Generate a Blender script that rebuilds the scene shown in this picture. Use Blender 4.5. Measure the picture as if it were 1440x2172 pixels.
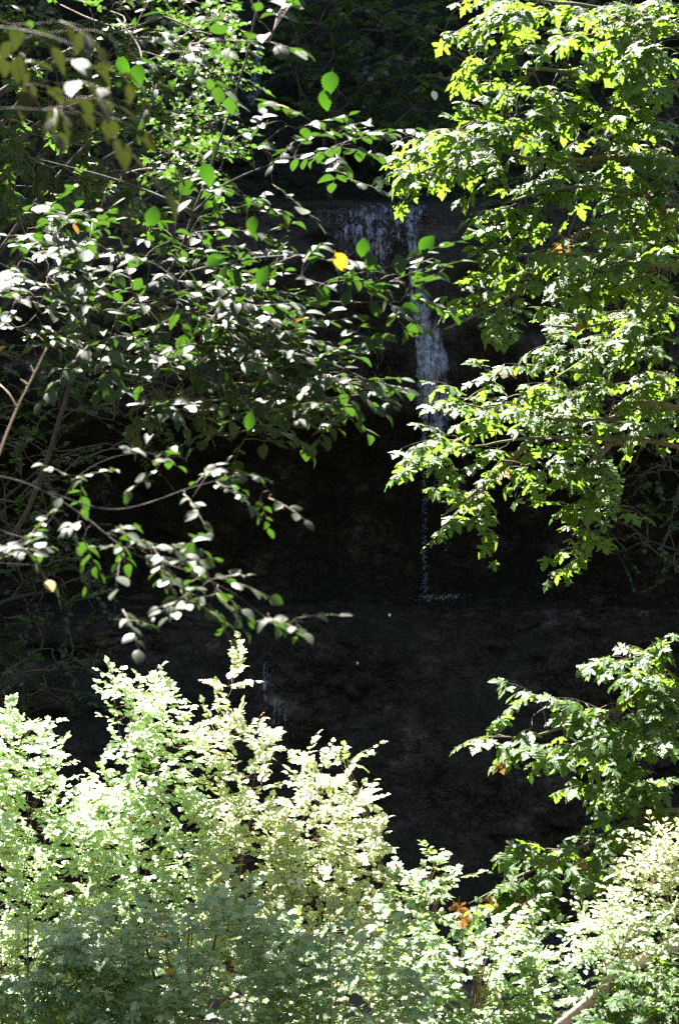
import bpy, math
import numpy as np
from math import radians as R, sin, cos, pi

for o in list(bpy.data.objects): bpy.data.objects.remove(o)
C = bpy.context.scene.collection
SC = bpy.context.scene

# ------------------------------------------------------------------ camera
CZ = 8.0
F = 1086 / math.tan(R(18))
cam = bpy.data.cameras.new('camera'); camo = bpy.data.objects.new('camera', cam); C.objects.link(camo)
camo.location = (0, 0, CZ); camo.rotation_euler = (R(90), 0, 0)
cam.sensor_fit = 'VERTICAL'; cam.sensor_height = 36; cam.lens = 18 / math.tan(R(18))
cam.clip_start = .05; cam.clip_end = 600
cam.dof.use_dof = True; cam.dof.focus_distance = 10.0; cam.dof.aperture_fstop = 4.0
SC.camera = camo

# ------------------------------------------------------------------ light
SUN_EL, SUN_AZ = R(58), R(-26)            # azimuth measured from +Y, negative = to the left
sd = np.array([sin(SUN_AZ) * cos(SUN_EL), cos(SUN_AZ) * cos(SUN_EL), sin(SUN_EL)])
w = bpy.data.worlds.new('World'); SC.world = w; w.use_nodes = True
nt = w.node_tree
sky = nt.nodes.new('ShaderNodeTexSky'); sky.sky_type = 'NISHITA'; sky.sun_disc = False
sky.sun_elevation = SUN_EL; sky.sun_rotation = SUN_AZ; sky.altitude = 200; sky.dust_density = 1.5
bg = nt.nodes['Background']; bg.inputs[1].default_value = .05
nt.links.new(sky.outputs[0], bg.inputs[0])
sun = bpy.data.lights.new('sun', 'SUN'); suno = bpy.data.objects.new('sun', sun); C.objects.link(suno)
sun.energy = 5.0; sun.angle = R(.5); sun.color = (1, .96, .88)
from mathutils import Vector
suno.rotation_euler = Vector(-sd).to_track_quat('-Z', 'Y').to_euler()
suno.location = (0, 0, 60)
vs = SC.view_settings; vs.view_transform = 'Standard'; vs.look = 'None'; vs.gamma = 1; vs.exposure = 3.25
SC.cycles.use_denoising = False           # the photograph is grainy film
SC.cycles.max_bounces = 6; SC.cycles.diffuse_bounces = 2; SC.cycles.transmission_bounces = 4; SC.cycles.transparent_max_bounces = 12
SC.cycles.use_fast_gi = False
SC.cycles.sample_clamp_indirect = 3

# ------------------------------------------------------------------ helpers
YS = 0.0                                   # depth shift of the tree being placed
def P(px, py, Y):
    Y = Y + YS
    return np.array([(px - 720) / F * Y, Y, CZ + (1086 - py) / F * Y])

def tag(o, label=None, cat=None, group=None, kind=None):
    if label: o['label'] = label
    if cat: o['category'] = cat
    if group: o['group'] = group
    if kind: o['kind'] = kind
    return o

def empty(name, loc):
    o = bpy.data.objects.new(name, None); C.objects.link(o); o.location = tuple(loc); return o

def norm(v): return v / (np.linalg.norm(v, axis=-1, keepdims=True) + 1e-9)

def mesh(name, V, loops, sizes, mats, parent=None, uv=None, mi=None, smooth=True):
    """V world-space verts, loops flat vertex indices, sizes per-face loop counts."""
    V = np.asarray(V, dtype=np.float32).copy()
    if parent is not None: V -= np.array(parent.location, dtype=np.float32)
    me = bpy.data.meshes.new(name)
    loops = np.asarray(loops, dtype=np.int32); sizes = np.asarray(sizes, dtype=np.int32)
    me.vertices.add(len(V)); me.vertices.foreach_set('co', V.ravel())
    me.loops.add(len(loops)); me.loops.foreach_set('vertex_index', loops)
    st = np.concatenate([[0], np.cumsum(sizes)[:-1]]).astype(np.int32)
    me.polygons.add(len(sizes)); me.polygons.foreach_set('loop_start', st)
    me.polygons.foreach_set('use_smooth', np.full(len(sizes), smooth, dtype=bool))
    if mi is not None: me.polygons.foreach_set('material_index', np.asarray(mi, dtype=np.int32))
    if uv is not None:
        l = me.uv_layers.new(name='UVMap'); l.data.foreach_set('uv', np.asarray(uv, dtype=np.float32)[loops].ravel())
    me.update(calc_edges=True)
    for m in (mats if isinstance(mats, (list, tuple)) else [mats]): me.materials.append(m)
    o = bpy.data.objects.new(name, me); C.objects.link(o)
    if parent is not None: o.parent = parent
    return o

class Geo:
    """accumulates numpy geometry for one mesh"""
    def __init__(s): s.V = []; s.L = []; s.S = []; s.U = []; s.M = []; s.n = 0
    def add(s, V, L, S, U=None, m=0):
        V = np.asarray(V); s.V.append(V); s.L.append(np.asarray(L) + s.n); s.S.append(np.asarray(S))
        s.U.append(np.zeros((len(V), 2)) if U is None else U); s.M.append(np.full(len(S), m)); s.n += len(V)
    def build(s, name, mats, parent=None, smooth=True):
        return mesh(name, np.concatenate(s.V), np.concatenate(s.L), np.concatenate(s.S), mats, parent,
                    np.concatenate(s.U), np.concatenate(s.M), smooth)

def tube(g, pts, rad, k=5, m=0, rng=None, lump=0.):
    pts = np.asarray(pts, float); n = len(pts); rad = np.broadcast_to(np.asarray(rad, float), (n,))
    t = norm(np.gradient(pts, axis=0)); ref = np.array([.31, .52, .2]) if abs(t[0][2]) > .7 else np.array([.05, .1, 1.])
    a = norm(np.cross(t, ref)); b = np.cross(t, a)
    ph = np.arange(k) / k * 2 * pi
    r = rad[:, None] * np.ones(k)
    if lump: r = r * (1 + lump * rng.normal(size=r.shape))
    V = pts[:, None] + r[..., None] * (np.cos(ph)[None, :, None] * a[:, None] + np.sin(ph)[None, :, None] * b[:, None])
    V = V.reshape(-1, 3)
    i = np.arange(n - 1)[:, None] * k; j = np.arange(k)[None]; j2 = (j + 1) % k
    Q = np.stack([i + j, i + j2, i + k + j2, i + k + j], -1).reshape(-1)
    U = np.stack([np.tile(np.arange(k) / k, n), np.repeat(np.arange(n), k)], -1)
    L = np.concatenate([Q, np.arange(k)[::-1], (n - 1) * k + np.arange(k)])
    S = np.concatenate([np.full((n - 1) * k, 4), [k, k]])
    g.add(V, L, S, U, m)

def spline(pts, n):
    """Catmull-Rom through pts"""
    pts = np.asarray(pts, float)
    if len(pts) == 2: return pts[0] + (pts[1] - pts[0]) * np.linspace(0, 1, n)[:, None]
    p = np.vstack([2 * pts[0] - pts[1], pts, 2 * pts[-1] - pts[-2]])
    u = np.linspace(0, len(pts) - 1 - 1e-6, n); i = u.astype(int); f = (u - i)[:, None]
    a, b, c, d = p[i], p[i + 1], p[i + 2], p[i + 3]
    return .5 * ((2 * b) + (c - a) * f + (2 * a - 5 * b + 4 * c - d) * f ** 2 + (3 * b - a - 3 * c + d) * f ** 3)

_lat = np.random.default_rng(5).random(4096)
def vnoise(p):
    p = np.asarray(p, float); i = np.floor(p).astype(np.int64); f = p - i; f = f * f * (3 - 2 * f); r = 0
    for dx in (0, 1):
        for dy in (0, 1):
            for dz in (0, 1):
                h = ((i[..., 0] + dx) * 73856093 ^ (i[..., 1] + dy) * 19349663 ^ (i[..., 2] + dz) * 83492791) & 4095
                r = r + _lat[h] * (f[..., 0] if dx else 1 - f[..., 0]) * (f[..., 1] if dy else 1 - f[..., 1]) * (f[..., 2] if dz else 1 - f[..., 2])
    return r
def fbm(p, o=5, g=.5):
    a, s, t = 1., 0., 0.
    for k in range(o): s = s + a * (vnoise(p * 2. ** k + 17.3 * k) - .5); t += a; a *= g
    return s / t * 2

# ------------------------------------------------------------------ materials
def mat(name):
    m = bpy.data.materials.new(name); m.use_nodes = True
    t = m.node_tree; b = t.nodes['Principled BSDF']; return m, t, b, t.nodes['Material Output']
def N(t, kind, **kw):
    n = t.nodes.new('ShaderNode' + kind)
    for k, v in kw.items():
        if k[0] == 'i' and k[1:].isdigit(): n.inputs[int(k[1:])].default_value = v
        else: setattr(n, k, v)
    return n
def ramp(t, fac, stops):
    r = N(t, 'ValToRGB'); e = r.color_ramp.elements
    while len(e) < len(stops): e.new(.5)
    for q, (p, c) in zip(e, stops): q.position = p; q.color = (*c, 1)
    t.links.new(fac, r.inputs[0]); return r.outputs[0]

def leafmat(name, cols, tcol, tf=.35, rough=.4, spec=.5, veins=9, odd=(.55, .38, .05), oddp=.985, vein_bump=.25, coat=0.):
    m, t, b, out = mat(name); L = t.links.new
    geo = N(t, 'NewGeometry'); rnd = geo.outputs['Random Per Island']
    base = ramp(t, rnd, [(i / max(1, len(cols) - 1) * .96, c) for i, c in enumerate(cols)])
    # a small share of leaves turned yellow / rust
    wn = N(t, 'TexWhiteNoise', noise_dimensions='1D'); L(rnd, wn.inputs['W'])
    gt = N(t, 'Math', operation='GREATER_THAN', i1=oddp); L(wn.outputs[0], gt.inputs[0])
    mx = N(t, 'Mix', data_type='RGBA'); L(gt.outputs[0], mx.inputs[0]); L(base, mx.inputs[6]); mx.inputs[7].default_value = (*odd, 1)
    # veins in leaf uv space
    uv = N(t, 'UVMap'); sep = N(t, 'SeparateXYZ'); L(uv.outputs[0], sep.inputs[0])
    ab = N(t, 'Math', operation='ABSOLUTE'); L(sep.outputs[0], ab.inputs[0])
    ma = N(t, 'Math', operation='MULTIPLY_ADD', i1=-.9); L(ab.outputs[0], ma.inputs[0]); L(sep.outputs[1], ma.inputs[2])
    mu = N(t, 'Math', operation='MULTIPLY', i1=veins * 2 * pi); L(ma.outputs[0], mu.inputs[0])
    sn = N(t, 'Math', operation='SINE'); L(mu.outputs[0], sn.inputs[0])
    rib = N(t, 'Math', operation='LESS_THAN', i1=.018); L(ab.outputs[0], rib.inputs[0])
    hh = N(t, 'Math', operation='MULTIPLY_ADD', i1=1.5); L(rib.outputs[0], hh.inputs[0]); L(sn.outputs[0], hh.inputs[2])
    bp = N(t, 'Bump'); bp.inputs['Strength'].default_value = vein_bump; bp.inputs['Distance'].default_value = .004
    L(hh.outputs[0], bp.inputs['Height']); L(bp.outputs[0], b.inputs['Normal'])
    # slight mottling
    no = N(t, 'TexNoise'); no.inputs['Scale'].default_value = 60; tc = N(t, 'TexCoord'); L(tc.outputs['Object'], no.inputs['Vector'])
    mm = N(t, 'MapRange'); mm.inputs[3].default_value = .7; mm.inputs[4].default_value = 1.3; L(no.outputs[0], mm.inputs[0])
    sc_ = N(t, 'VectorMath', operation='SCALE'); L(mx.outputs[2], sc_.inputs[0]); L(mm.outputs[0], sc_.inputs['Scale'])
    L(sc_.outputs[0], b.inputs['Base Color'])
    rr = N(t, 'MapRange'); rr.inputs[3].default_value = rough - .1; rr.inputs[4].default_value = rough + .18; L(wn.outputs[0], rr.inputs[0]); L(rr.outputs[0], b.inputs['Roughness'])
    b.inputs['Specular IOR Level'].default_value = spec
    tr = N(t, 'BsdfTranslucent')
    tm = N(t, 'Mix', data_type='RGBA'); L(gt.outputs[0], tm.inputs[0]); tm.inputs[6].default_value = (*tcol, 1)
    tm.inputs[7].default_value = (min(1, odd[0] * 1.4), odd[1], odd[2], 1)
    vd = N(t, 'MapRange'); vd.inputs[1].default_value = -1; vd.inputs[2].default_value = 1; vd.inputs[3].default_value = .72; vd.inputs[4].default_value = 1.1; L(sn.outputs[0], vd.inputs[0])
    ts = N(t, 'VectorMath', operation='SCALE'); L(tm.outputs[2], ts.inputs[0]); L(vd.outputs[0], ts.inputs['Scale'])
    L(ts.outputs[0], tr.inputs[0])
    ms = N(t, 'MixShader', i0=tf); L(b.outputs[0], ms.inputs[1]); L(tr.outputs[0], ms.inputs[2]); L(ms.outputs[0], out.inputs[0])
    return m

M = {}
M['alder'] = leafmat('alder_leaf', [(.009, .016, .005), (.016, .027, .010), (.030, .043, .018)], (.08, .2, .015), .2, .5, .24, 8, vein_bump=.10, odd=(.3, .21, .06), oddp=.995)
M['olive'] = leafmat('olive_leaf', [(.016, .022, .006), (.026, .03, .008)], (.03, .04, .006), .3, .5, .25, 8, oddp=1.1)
M['maple'] = leafmat('maple_leaf', [(.016, .05, .008), (.03, .075, .012), (.05, .10, .018)], (.20, .35, .03), .40, .44, .38, 5, odd=(.24, .15, .05), oddp=.997)
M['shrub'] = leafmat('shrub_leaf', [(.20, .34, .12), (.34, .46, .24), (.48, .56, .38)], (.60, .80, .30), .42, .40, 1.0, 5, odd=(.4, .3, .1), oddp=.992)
M['lobed'] = leafmat('shade_green_leaf', [(.05, .11, .03), (.11, .20, .065), (.22, .31, .13)], (.36, .56, .11), .34, .36, 1.0, 5, oddp=.996)  # greens darkened to put shade into the bottom shrubs; dark green bushes share it
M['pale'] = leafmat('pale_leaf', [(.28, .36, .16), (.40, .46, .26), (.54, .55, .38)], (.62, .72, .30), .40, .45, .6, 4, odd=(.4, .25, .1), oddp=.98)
M['far'] = leafmat('far_leaf', [(.015, .035, .01), (.03, .055, .018), (.05, .08, .025)], (.12, .25, .03), .3, .45, .35, 4, vein_bump=0, oddp=1.1)
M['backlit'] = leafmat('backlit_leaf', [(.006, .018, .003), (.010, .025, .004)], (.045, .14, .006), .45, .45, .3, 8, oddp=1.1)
M['rust'] = leafmat('rust_leaf', [(.16, .07, .02), (.24, .12, .03), (.2, .17, .04)], (.28, .13, .03), .4, .45, .4, 5, oddp=1.1)
M['yellow'] = leafmat('yellow_leaf', [(.3, .2, .015), (.35, .24, .02)], (.6, .38, .02), .4, .4, .5, 8, oddp=1.1)
M['fern'] = leafmat('fern_leaf', [(.03, .07, .025), (.05, .09, .03)], (.15, .35, .06), .3, .5, .4, 1, vein_bump=0)

def barkmat(name, a, b_, sc=30, moss=None, mossf=.5):
    m, t, b, out = mat(name); L = t.links.new
    tc = N(t, 'TexCoord'); n1 = N(t, 'TexNoise'); n1.inputs['Scale'].default_value = sc; n1.inputs['Detail'].default_value = 5
    L(tc.outputs['Object'], n1.inputs['Vector'])
    c = ramp(t, n1.outputs[0], [(.3, a), (.7, b_)])
    if moss:
        n2 = N(t, 'TexNoise'); n2.inputs['Scale'].default_value = 4; L(tc.outputs['Object'], n2.inputs['Vector'])
        mr = N(t, 'MapRange'); mr.inputs[1].default_value = mossf - .05; mr.inputs[2].default_value = mossf + .1; L(n2.outputs[0], mr.inputs[0])
        mx = N(t, 'Mix', data_type='RGBA'); L(mr.outputs[0], mx.inputs[0]); L(c, mx.inputs[6]); mx.inputs[7].default_value = (*moss, 1); c = mx.outputs[2]
    L(c, b.inputs['Base Color']); b.inputs['Roughness'].default_value = .85
    bp = N(t, 'Bump'); bp.inputs['Strength'].default_value = .6; bp.inputs['Distance'].default_value = .01; L(n1.outputs[0], bp.inputs['Height']); L(bp.outputs[0], b.inputs['Normal'])
    return m
M['bark'] = barkmat('alder_bark', (.018, .016, .013), (.045, .04, .033))
M['twig'] = barkmat('twig_bark', (.06, .045, .03), (.13, .10, .07), 60)
M['mossbark'] = barkmat('mossy_bark', (.05, .04, .028), (.13, .11, .08), 30, (.08, .09, .02), .47)
M['moss'] = barkmat('moss', (.09, .10, .02), (.2, .19, .05), 90)
M['deadwood'] = barkmat('dead_wood', (.28, .2, .14), (.5, .4, .32), 20)
M['redtwig'] = barkmat('red_twig', (.10, .06, .035), (.2, .13, .08), 60)

def rockmat():
    m, t, b, out = mat('wet_rock'); L = t.links.new
    tc = N(t, 'TexCoord')
    mp = N(t, 'Mapping'); mp.inputs['Scale'].default_value = (1, 1, 1.15); L(tc.outputs['Object'], mp.inputs[0])
    n1 = N(t, 'TexNoise'); n1.inputs['Scale'].default_value = 1.4; n1.inputs['Detail'].default_value = 10; n1.inputs['Roughness'].default_value = .65; L(mp.outputs[0], n1.inputs['Vector'])
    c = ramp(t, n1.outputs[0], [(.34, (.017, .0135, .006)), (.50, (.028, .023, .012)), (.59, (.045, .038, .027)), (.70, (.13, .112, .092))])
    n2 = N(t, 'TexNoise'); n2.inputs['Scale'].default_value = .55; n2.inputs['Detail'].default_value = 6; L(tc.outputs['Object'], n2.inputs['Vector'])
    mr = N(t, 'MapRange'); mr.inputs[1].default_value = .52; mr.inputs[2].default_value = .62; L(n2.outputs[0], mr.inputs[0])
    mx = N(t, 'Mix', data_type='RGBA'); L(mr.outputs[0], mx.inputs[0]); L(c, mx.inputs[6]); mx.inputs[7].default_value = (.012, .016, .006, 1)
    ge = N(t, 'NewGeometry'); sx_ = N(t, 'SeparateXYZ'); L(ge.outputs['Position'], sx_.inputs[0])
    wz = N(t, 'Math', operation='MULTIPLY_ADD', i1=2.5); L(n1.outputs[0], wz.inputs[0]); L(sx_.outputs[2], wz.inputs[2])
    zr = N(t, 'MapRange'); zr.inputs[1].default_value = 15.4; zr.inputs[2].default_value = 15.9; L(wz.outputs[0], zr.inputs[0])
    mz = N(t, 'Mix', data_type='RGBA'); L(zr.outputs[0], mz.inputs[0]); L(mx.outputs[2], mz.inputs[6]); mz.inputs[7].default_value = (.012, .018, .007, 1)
    L(mz.outputs[2], b.inputs['Base Color'])
    n3 = N(t, 'TexNoise'); n3.inputs['Scale'].default_value = 9; n3.inputs['Detail'].default_value = 8; n3.inputs['Roughness'].default_value = .7; L(mp.outputs[0], n3.inputs['Vector'])
    vo = N(t, 'TexVoronoi', feature='DISTANCE_TO_EDGE'); vo.inputs['Scale'].default_value = 2.6; wv = N(t, 'VectorMath', operation='ADD'); L(mp.outputs[0], wv.inputs[0]); L(n3.outputs[1], wv.inputs[1]); L(wv.outputs[0], vo.inputs['Vector'])
    vc = N(t, 'MapRange'); vc.inputs[2].default_value = .09; L(vo.outputs['Distance'], vc.inputs[0])
    ha = N(t, 'Math', operation='MULTIPLY_ADD', i1=.6); L(vc.outputs[0], ha.inputs[0]); L(n3.outputs[0], ha.inputs[2])
    bp = N(t, 'Bump'); bp.inputs['Strength'].default_value = 1; bp.inputs['Distance'].default_value = .14; L(ha.outputs[0], bp.inputs['Height']); L(bp.outputs[0], b.inputs['Normal']); b.inputs['Specular IOR Level'].default_value = .3
    rr = N(t, 'MapRange'); rr.inputs[1].default_value = .35; rr.inputs[2].default_value = .7; rr.inputs[3].default_value = .28; rr.inputs[4].default_value = .8; L(n2.outputs[0], rr.inputs[0]); L(rr.outputs[0], b.inputs['Roughness'])
    return m
M['rock'] = rockmat()

def soilmat():
    m, t, b, out = mat('forest_floor'); L = t.links.new
    tc = N(t, 'TexCoord'); n1 = N(t, 'TexNoise'); n1.inputs['Scale'].default_value = 3; n1.inputs['Detail'].default_value = 9; L(tc.outputs['Object'], n1.inputs['Vector'])
    L(ramp(t, n1.outputs[0], [(.3, (.02, .016, .01)), (.55, (.05, .04, .022)), (.7, (.04, .055, .02))]), b.inputs['Base Color'])
    b.inputs['Roughness'].default_value = .95
    bp = N(t, 'Bump'); bp.inputs['Distance'].default_value = .05; L(n1.outputs[0], bp.inputs['Height']); L(bp.outputs[0], b.inputs['Normal'])
    return m
M['soil'] = soilmat()

def watermat():
    """broken sheet of falling water: clear gaps between aerated streaks"""
    m, t, b, out = mat('falling_water'); L = t.links.new
    tc = N(t, 'TexCoord')
    mp = N(t, 'Mapping'); mp.inputs['Scale'].default_value = (11, .45, 1.1); L(tc.outputs['UV'], mp.inputs[0])
    n1 = N(t, 'TexNoise'); n1.inputs['Scale'].default_value = 1.6; n1.inputs['Detail'].default_value = 4; n1.inputs['Roughness'].default_value = .7; L(mp.outputs[0], n1.inputs['Vector'])
    mp2 = N(t, 'Mapping'); mp2.inputs['Scale'].default_value = (7, 3.5, 1); L(tc.outputs['UV'], mp2.inputs[0])
    n2 = N(t, 'TexNoise'); n2.inputs['Scale'].default_value = 1.5; n2.inputs['Detail'].default_value = 5; n2.inputs['Distortion'].default_value = 1.2; L(mp2.outputs[0], n2.inputs['Vector'])
    mu = N(t, 'Math', operation='ADD'); L(n1.outputs[0], mu.inputs[0]); L(n2.outputs[0], mu.inputs[1])
    att = N(t, 'Attribute', attribute_name='edge')
    ad = N(t, 'Math', operation='ADD'); L(mu.outputs[0], ad.inputs[0]); L(att.outputs['Fac'], ad.inputs[1])
    mr = N(t, 'MapRange'); mr.inputs[1].default_value = .92; mr.inputs[2].default_value = 1.42; L(ad.outputs[0], mr.inputs[0])
    b.inputs['Base Color'].default_value = (.40, .46, .56, 1); b.inputs['Roughness'].default_value = .25
    bp = N(t, 'Bump'); bp.inputs['Strength'].default_value = 1; bp.inputs['Distance'].default_value = .06; L(mu.outputs[0], bp.inputs['Height']); L(bp.outputs[0], b.inputs['Normal'])
    tr = N(t, 'BsdfTransparent'); ms = N(t, 'MixShader'); L(mr.outputs[0], ms.inputs[0]); L(tr.outputs[0], ms.inputs[1]); L(b.outputs[0], ms.inputs[2]); L(ms.outputs[0], out.inputs[0])
    return m
M['fall'] = watermat()
m, t, b, out = mat('spray_drops'); b.inputs['Base Color'].default_value = (.4, .44, .5, 1); b.inputs['Roughness'].default_value = .2; M['drop'] = m
m, t, b, out = mat('petal'); b.inputs['Base Color'].default_value = (.4, .42, .36, 1); M['petal'] = m
m, t, b, out = mat('stream_water'); b.inputs['Base Color'].default_value = (.02, .025, .025, 1); b.inputs['Roughness'].default_value = .08
n_ = N(t, 'TexNoise'); n_.inputs['Scale'].default_value = 5; bp = N(t, 'Bump'); bp.inputs['Distance'].default_value = .04; t.links.new(n_.outputs[0], bp.inputs['Height']); t.links.new(bp.outputs[0], b.inputs['Normal']); M['stream'] = m

# ------------------------------------------------------------------ leaf templates: V (x,y,z), loops, sizes
def tmpl_alder(w=.36, fold=.10, droop=.22, pet=.14, n=8):
    V, L, S = [], [], []
    ys = np.linspace(0, 1, n + 1); prof = lambda y: w * (sin(pi * min(1, y ** .82)) ** .8)
    for y in ys: V.append((0, y, 0))
    for s in (-1, 1):
        o = len(V); E = []
        for k, y in enumerate(ys[:-1]):
            y2 = y + .5 / n
            E.append((s * prof(y) * .93, y + .01)); E.append((s * prof(y2) * 1.05, y2 + .035))
        E.append((0, 1.0))
        for (x, y) in E: V.append((x, y, fold * abs(x) / w))
        for k in range(n):
            a, b2 = o + 2 * k, o + 2 * k + 2
            q = [k, a, a + 1, b2, k + 1] if k < n - 1 else [k, a, a + 1, k + 1]
            if k == 0: q = [0, o + 1, o + 2, 1]
            if s > 0: q = q[::-1]
            q = q[::-1]
            L += q; S.append(len(q))
    o = len(V); V += [(-.012, -pet, .0), (.012, -pet, 0), (.012, .02, 0), (-.012, .02, 0)]; L += [o, o + 1, o + 2, o + 3]; S.append(4)
    V = np.array(V, float); V[:, 2] -= droop * np.clip(V[:, 1], 0, 1) ** 2
    return V, np.array(L), np.array(S)

def tmpl_fan(half, cen, droop=.3, cup=.08, pet=.35, wob=0, rng=None):
    r_ = [(x, y) for x, y in half]; l_ = [(-x, y) for x, y in half[1:-1]][::-1]
    o = r_ + l_; k = len(o)
    V = [(0, cen, 0)] + [(x, y, 0) for x, y in o]
    L = []; 
    for i in range(k): L += [0, 1 + i, 1 + (i + 1) % k]
    S = [3] * k
    V = np.array(V, float)
    if wob: V[1:] += rng.normal(size=V[1:].shape) * [wob, wob, wob * 1.5]
    r2 = V[:, 0] ** 2 + (V[:, 1] - cen) ** 2
    V[:, 2] += -droop * r2 + cup * np.abs(V[:, 0])
    if pet:
        b = len(V); V = np.vstack([V, [(-.012, -pet, -.03), (.012, -pet, -.03), (.012, .05, 0), (-.012, .05, 0)]])
        L += [b, b + 1, b + 2, b + 3]; S.append(4)
    return V, np.array(L), np.array(S)
tr_ = np.random.default_rng(3)
MAPLE = [(0, .0), (.10, -.10), (.26, -.12), (.42, -.20), (.44, -.04), (.30, .07), (.48, .12), (.70, .26), (.72, .36), (.60, .46), (.50, .45), (.34, .40), (.20, .34),
         (.21, .50), (.34, .66), (.24, .72), (.16, .84), (0, 1.04)]
SHRUB = [(0, .0), (.20, -.06), (.40, .08), (.36, .22), (.48, .40), (.38, .50), (.25, .50), (.26, .66), (.16, .82), (0, 1.0)]
OVAL = [(0, 0), (.2, .15), (.3, .42), (.2, .75), (0, 1)]
T_ALDER = [tmpl_alder(), tmpl_alder(.33, .16, .35), tmpl_alder(.38, .05, .08), tmpl_alder(.34, -.06, .3)]
T_OLIVE = [tmpl_alder(.30, .08, .3), tmpl_alder(.27, .12, .15)]
T_MAPLE = [tmpl_fan(MAPLE, .22, d, c, .5, .025, tr_) for d, c in ((.35, .1), (.6, .0), (.25, -.12), (.8, .15), (.45, -.1))]
T_SHRUB = [tmpl_fan(SHRUB, .35, d, c, .25, .02, tr_) for d, c in ((.25, .12), (.5, .0), (.1, .2), (.4, -.1))]
T_OVAL = [tmpl_fan(OVAL, .45, d, c, 0) for d, c in ((.2, .2), (.5, .1))]

def put_leaves(g, T, pos, d, n, s, rng, m=0):
    pos = np.asarray(pos); d = norm(np.asarray(d)); n = np.asarray(n); n = norm(n - (n * d).sum(1, keepdims=True) * d)
    x = np.cross(d, n); s = np.asarray(s); pick = rng.integers(0, len(T), len(pos))
    for k, (V, L, S) in enumerate(T):
        q = pick == k
        if not q.any(): continue
        c = int(q.sum()); sx = rng.uniform(.85, 1.15, c)[:, None, None]
        W = pos[q][:, None] + s[q][:, None, None] * (V[None, :, 0:1] * sx * x[q][:, None] + V[None, :, 1:2] * d[q][:, None] + V[None, :, 2:3] * n[q][:, None])
        LL = (L[None] + np.arange(c)[:, None] * len(V)).ravel()
        g.add(W.reshape(-1, 3), LL, np.tile(S, c), np.tile(V[:, :2], (c, 1)), m)

def inpoly(p, poly):
    x, y = p[:, 0], p[:, 1]; r = np.zeros(len(p), bool); k = len(poly)
    for i in range(k):
        x0, y0 = poly[i]; x1, y1 = poly[(i + 1) % k]
        c = ((y0 > y) != (y1 > y)) & (x < (x1 - x0) * (y - y0) / (y1 - y0 + 1e-9) + x0); r ^= c
    return r
def sample(poly, Y, n, rng):
    poly = np.array(poly, float); lo, hi = poly.min(0), poly.max(0); out = np.zeros((0, 2))
    while len(out) < n:
        p = rng.uniform(lo, hi, (n * 4, 2)); out = np.vstack([out, p[inpoly(p, poly)]])
    out = out[:n]; Ys = rng.uniform(Y[0], Y[1], n) + YS
    return np.stack([(out[:, 0] - 720) / F * Ys, Ys, CZ + (1086 - out[:, 1]) / F * Ys], -1)

UP = np.array([0, 0, 1.])
def sprays(g, tips, dirs, T, rng, L=(.2, .35), nl=(5, 9), ls=(.06, .09), ang=50, droop=.25, tilt=.35, face=0., opp=False, tw=.0022, tmat=1, petl=.0, hang=0.):
    """a leafy shoot from every tip along dirs"""
    pos, dd, nn, ss = [], [], [], []
    for p, d in zip(tips, dirs):
        l = rng.uniform(*L); k = int(rng.integers(nl[0], nl[1] + 1)); d = d / np.linalg.norm(d)
        side = norm(np.cross(d, UP)); side = side + rng.normal(size=3) * .15
        u = np.linspace(0, 1, 5)[:, None]; bend = rng.normal() * .12
        pts = p + d * l * u + (bend * side - droop * UP) * l * u ** 2
        tube(g, pts, np.linspace(tw, tw * .45, 5), 3, tmat)
        pn = norm(np.cross(side, d)); pn = pn * (1 if pn[2] > 0 else -1)
        for i in range(k):
            f = .12 + .88 * ((i // 2) / max(1, (k - 1) // 2) if opp else i / max(1, k - 1))
            q = p + d * l * f + (bend * side - droop * UP) * l * f * f
            s = (1 if i % 2 else -1); a = R(ang + rng.normal() * 14) * (1 - .65 * (f > .97))
            ld = d * cos(a) + side * s * sin(a) + UP * (-.1 - droop * f + rng.normal() * .2) - UP * hang * rng.random()
            ld = ld / np.linalg.norm(ld)
            sz = rng.uniform(*ls) * (1 - .35 * abs(f - .5)) * (.6 if rng.random() < .12 else 1)
            pos.append(q + ld * petl * sz); dd.append(ld)
            nn.append(pn * .45 + UP * .7 + rng.normal(size=3) * tilt + np.array([0, -face, 0])); ss.append(sz)
    put_leaves(g, T, pos, dd, nn, ss, rng)
    return len(pos)

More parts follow.
